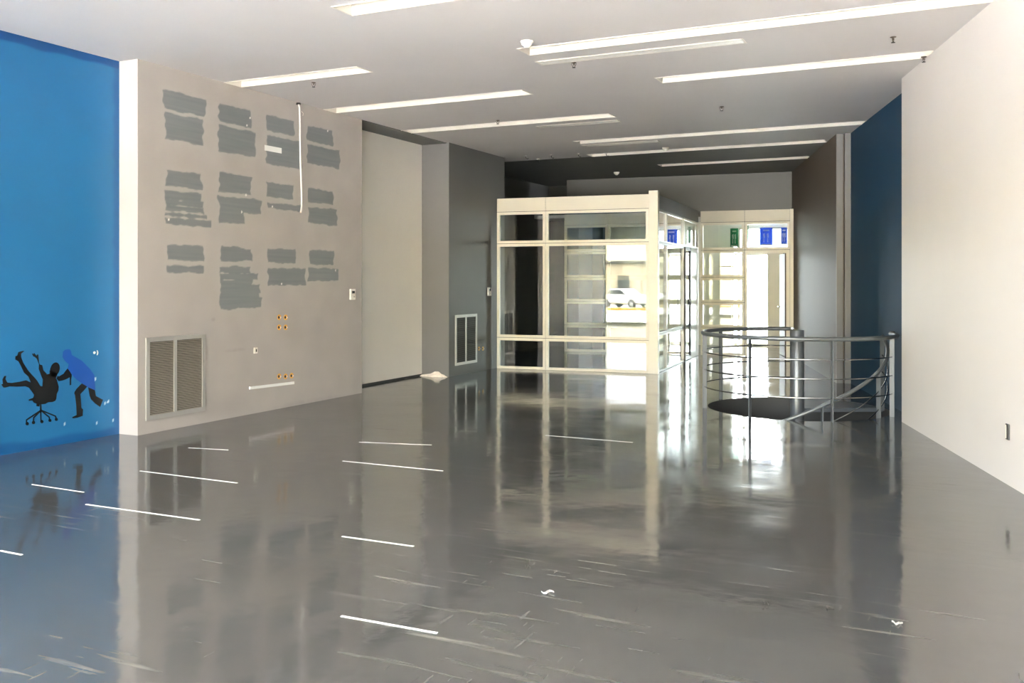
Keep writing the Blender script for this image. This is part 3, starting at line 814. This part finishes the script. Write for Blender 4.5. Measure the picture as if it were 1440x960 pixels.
man = [(445,395),(470,345),(515,335),(560,350),(590,400),(610,470),(605,510),(588,545),(585,590),(575,615),(545,628),(500,630),(470,648),(400,655),(350,635),(335,612),(300,617),(298,602),(345,583),(355,555),(330,520),(300,480),(262,465),(180,470),(100,466),(60,478),(35,478),(12,445),(30,440),(25,395),(45,358),(65,356),(55,390),(75,425),(120,430),(200,418),(270,402),(320,425),(295,365),(250,325),(215,250),(190,205),(158,188),(160,150),(178,148),(190,110),(230,98),(255,98),(220,125),(218,160),(240,220),(290,300),(345,360),(385,405),(418,462),(440,465)]
arm = [(475,350),(445,395),(432,365),(402,285),(405,235),(382,180),(360,160),(345,155),(333,130),(340,122),(352,137),(350,120),(360,122),(366,140),(372,132),(375,150),(390,132),(397,136),(400,165),(405,215),(412,240),(438,245),(450,300),(485,335)]
ch = [el(423, 700, 9, 60)[:], seg((423, 715), (275, 815), 14), seg((275, 810), (275, 850), 12), seg((423, 720), (350, 790), 14), seg((350, 785), (345, 830), 12), seg((423, 715), (425, 825), 12),
      seg((430, 720), (510, 785), 14), seg((510, 780), (517, 815), 12), seg((430, 715), (575, 775), 14), seg((575, 770), (583, 800), 12), [(378, 650), (412, 650), (408, 676), (378, 672)]]
ch += [el(282, 853, 17, 18), el(347, 841, 17, 18), el(434, 831, 17, 17), el(518, 819, 16, 16), el(585, 809, 16, 16)]
D1 = decal([man, arm, el(570, 288, 48, 72, .28), [(515,300),(515,350),(580,380),(600,330)]]+ch, 'wall_decal', M['black'], mw=FBL @ T(cx_, 0, cz_))
tag(D1, 'black silhouette decal of a person tipping backwards in an office chair on the blue wall', 'wall decal')
E2 = empty('wall_decal', FBL @ T(cx_, 0, cz_), 'silhouette decal of a pushing person with the upper body painted over in blue', 'wall decal')
decal([[(850,435),(905,468),(870,510),(835,545),(840,620),(845,690),(862,705),(858,772),(800,792),(755,798),(750,785),(795,762),(790,650),(780,560),(771,540),(775,520),(795,490)]], 'standing_leg', M['black'], E2)
decal([[(915,475),(985,505),(995,565),(1070,605),(1040,680),(990,645),(945,600),(930,560)]], 'trailing_leg', M['black'], E2)
decal([[(700,280),(725,310),(745,345),(738,400),(738,450),(725,455),(725,372),(690,390),(650,405),(610,412),(588,385),(600,355),(610,365),(660,335)]], 'arm', M['black'], E2)
ov = decal([[(700,80),(725,82),(738,100),(745,140),(800,170),(850,200),(930,280),(980,350),(985,430),(990,515),(900,470),(850,435),(800,400),(745,345),(705,285),(715,235),(690,215),(670,195),(650,160),(655,105),(675,85)]], 'overpainted_body', M['blueover'], E2, thick=.001)
ov['label'] = 'upper body painted over in brighter blue'

# right wall outlet and bits
x, z = onplane(FR, 1418, 607)
t = empty('wall_outlet', FR @ T(x, 0, z), 'small black power outlet low on the white side wall', 'outlet')
MB().box(-.032, .032, -.012, 0, -.06, .06).build('cover', M['blackplastic'], t, bevel=.004)
MB().box(-.03, -.01, -.015, -.011, -.05, .05).build('side_strip', M['plastic'], t)
# plaster heap at pier foot
p = onfloor(615, 529.5)
b = MB(); nn = 22
for j in range(5):
    for k in range(nn):
        a = 2*PI*k/nn; r = (1-j/4.6)
        hgt = [0, .022, .035, .048, .085][j]*(1+.2*noise.noise(Vector((k, j, 0))))
        rr = r*(1+.35*noise.noise(Vector((math.cos(a)*2, math.sin(a)*2, j))))
        b.v.append((.27*rr*math.cos(a)+(0.06*j*0.3), .05*rr*math.sin(a), hgt))
for j in range(4):
    for k in range(nn): b.f.append((j*nn+k, j*nn+(k+1) % nn, (j+1)*nn+(k+1) % nn, (j+1)*nn+k))
b.f.append(tuple(range(4*nn, 5*nn))); b.f.append(tuple(reversed(range(nn))))
o = b.build('plaster_rubble', M['plaster'], mw=T(-7.56, YP-.06, 0)); tag(o, 'small heap of crumbled white plaster at the foot of the grey pier', 'rubble', kind='stuff')

# floor tape strips
LN = [((121,709),(281,731),'nearest to the blue wall'),((197,662),(334,679),'crossing the large vent mirror image'),((265,629.5),(321,632.5),'near the patched wall foot'),
      ((482,648),(623,662),'front one below the cream recess'),((505,621.5),(607,625.5),'short, farthest before cream recess'),((481,754),(582,768),'short, lone in mid floor'),
      ((480,866),(615,890),'nearest to the viewer'),((0,774),(31,780),'cut off by the left picture edge'),((767,612),(890,622),'in front of the glass office'),((45,681),(118,692),'below the wall silhouettes')]
for i, (p, q, lab) in enumerate(LN):
    a = onfloor(*p); b_ = onfloor(*q); w = .0075 if i not in (2, 4, 8, 9) else .005
    c = (a+b_)/2; L = (b_-a).length; ang = math.atan2(b_.y-a.y, b_.x-a.x)
    o = MB().box(-L/2, L/2, -w, w, 0, .0015).build('floor_tape', M['tape'], mw=T(c.x, c.y, 0.0005) @ Matrix.Rotation(ang, 4, 'Z'))
    tag(o, 'thin white floor tape line, '+lab, 'floor tape', 'white tape lines on the floor')

# small scraps on the floor
def scrap(px, py, m, lab, L, up):
    p = onfloor(px, py); L *= .65; up *= .6
    b = MB(); n_ = 9; rr = random.Random(px)
    top = []; a0 = rr.random()*6
    P = [Vector((L*(k/n_-.5), .25*L*math.sin(k*.9+a0), .003+up*abs(math.sin(k*.7+a0)))) for k in range(n_+1)]
    for k, q in enumerate(P):
        wd = L*.12*math.sin(PI*(k+.6)/(n_+1.2))+.002
        b.v += [(q.x, q.y-wd, q.z), (q.x, q.y+wd, q.z+.004), (q.x, q.y+wd, q.z+.006), (q.x, q.y-wd, q.z+.002)]
    for k in range(n_):
        for j in range(4):
            i = 4*k; b.f.append((i+j, i+(j+1) % 4, i+4+(j+1) % 4, i+4+j))
    b.f += [(3, 2, 1, 0), tuple(4*n_+j for j in range(4))]
    o = b.build('scrap', m, mw=T(p.x, p.y, -.003) @ Matrix.Rotation(rr.random()*.8, 4, 'Z')); tag(o, lab, 'scrap')
scrap(742, 793, M['joint'], 'small dark curled scrap lying alone on mid floor', .05, .03)
scrap(770, 834, M['vent'], 'thin pale curled scrap in the near middle of the floor', .09, .012)
scrap(1077, 851, M['joint'], 'dark curled scrap on the near floor, left of the flat leaf-like one', .05, .025)
scrap(1167, 855, M['joint'], 'flat dark leaf-like scrap on the near floor', .07, .006)
scrap(1262, 878, M['vent'], 'white crumbly scrap on the near floor before the white side wall', .07, .012)

# ---------------------------------------------------------------- light
w = bpy.data.worlds.new('overcast_sky'); sc.world = w; w.use_nodes = True
bg = w.node_tree.nodes['Background']; bg.inputs['Color'].default_value = (.95, .975, 1.0, 1); bg.inputs['Strength'].default_value = 9.0
def portal(name, mw, sx_, sy_):
    L = bpy.data.lights.new(name, 'AREA'); L.shape = 'RECTANGLE'; L.size = sx_; L.size_y = sy_; L.cycles.is_portal = True
    o = bpy.data.objects.new(name, L); COL.objects.link(o); o.matrix_world = mw
# light emits along -Z: turn so -Z points into the room
portal('daylight_portal_front', T((XBLUE+XR)/2, YF-.35, ZH/2) @ Matrix.Rotation(math.radians(90), 4, 'X') @ Matrix.Rotation(0, 4, 'Z'), W, ZH)
portal('daylight_portal_rear', FK @ T(1.09, SR+.3, 1.4) @ Matrix.Rotation(math.radians(-90), 4, 'X'), 1.52, 2.8)
S = bpy.data.lights.new('sun', 'SUN'); S.energy = 80; S.angle = math.radians(1.0); S.color = (1, .97, .945)
so = bpy.data.objects.new('sun', S); COL.objects.link(so)
sd = Vector((.25, 1, -1.7)).normalized()
so.rotation_euler = sd.to_track_quat('-Z', 'Y').to_euler()

# ---------------------------------------------------------------- camera
cam = bpy.data.cameras.new('camera'); co = bpy.data.objects.new('camera', cam); COL.objects.link(co)
co.location = (0, 0, HE); co.rotation_euler = (PI/2, 0, TH)
cam.sensor_width = 36; cam.lens = F*36/1440; cam.shift_y = -(480-HY)/1440; cam.clip_start = .05; cam.clip_end = 500
sc.camera = co
vs = sc.view_settings; vs.view_transform = 'Standard'; vs.look = 'None'; vs.gamma = 1; vs.use_curve_mapping = False; vs.exposure = 2.25
cy = sc.cycles
cy.max_bounces = 12; cy.diffuse_bounces = 8; cy.glossy_bounces = 6; cy.transparent_max_bounces = 24; cy.transmission_bounces = 8
cy.caustics_reflective = False; cy.caustics_refractive = False; cy.use_denoising = True; cy.sample_clamp_indirect = 8
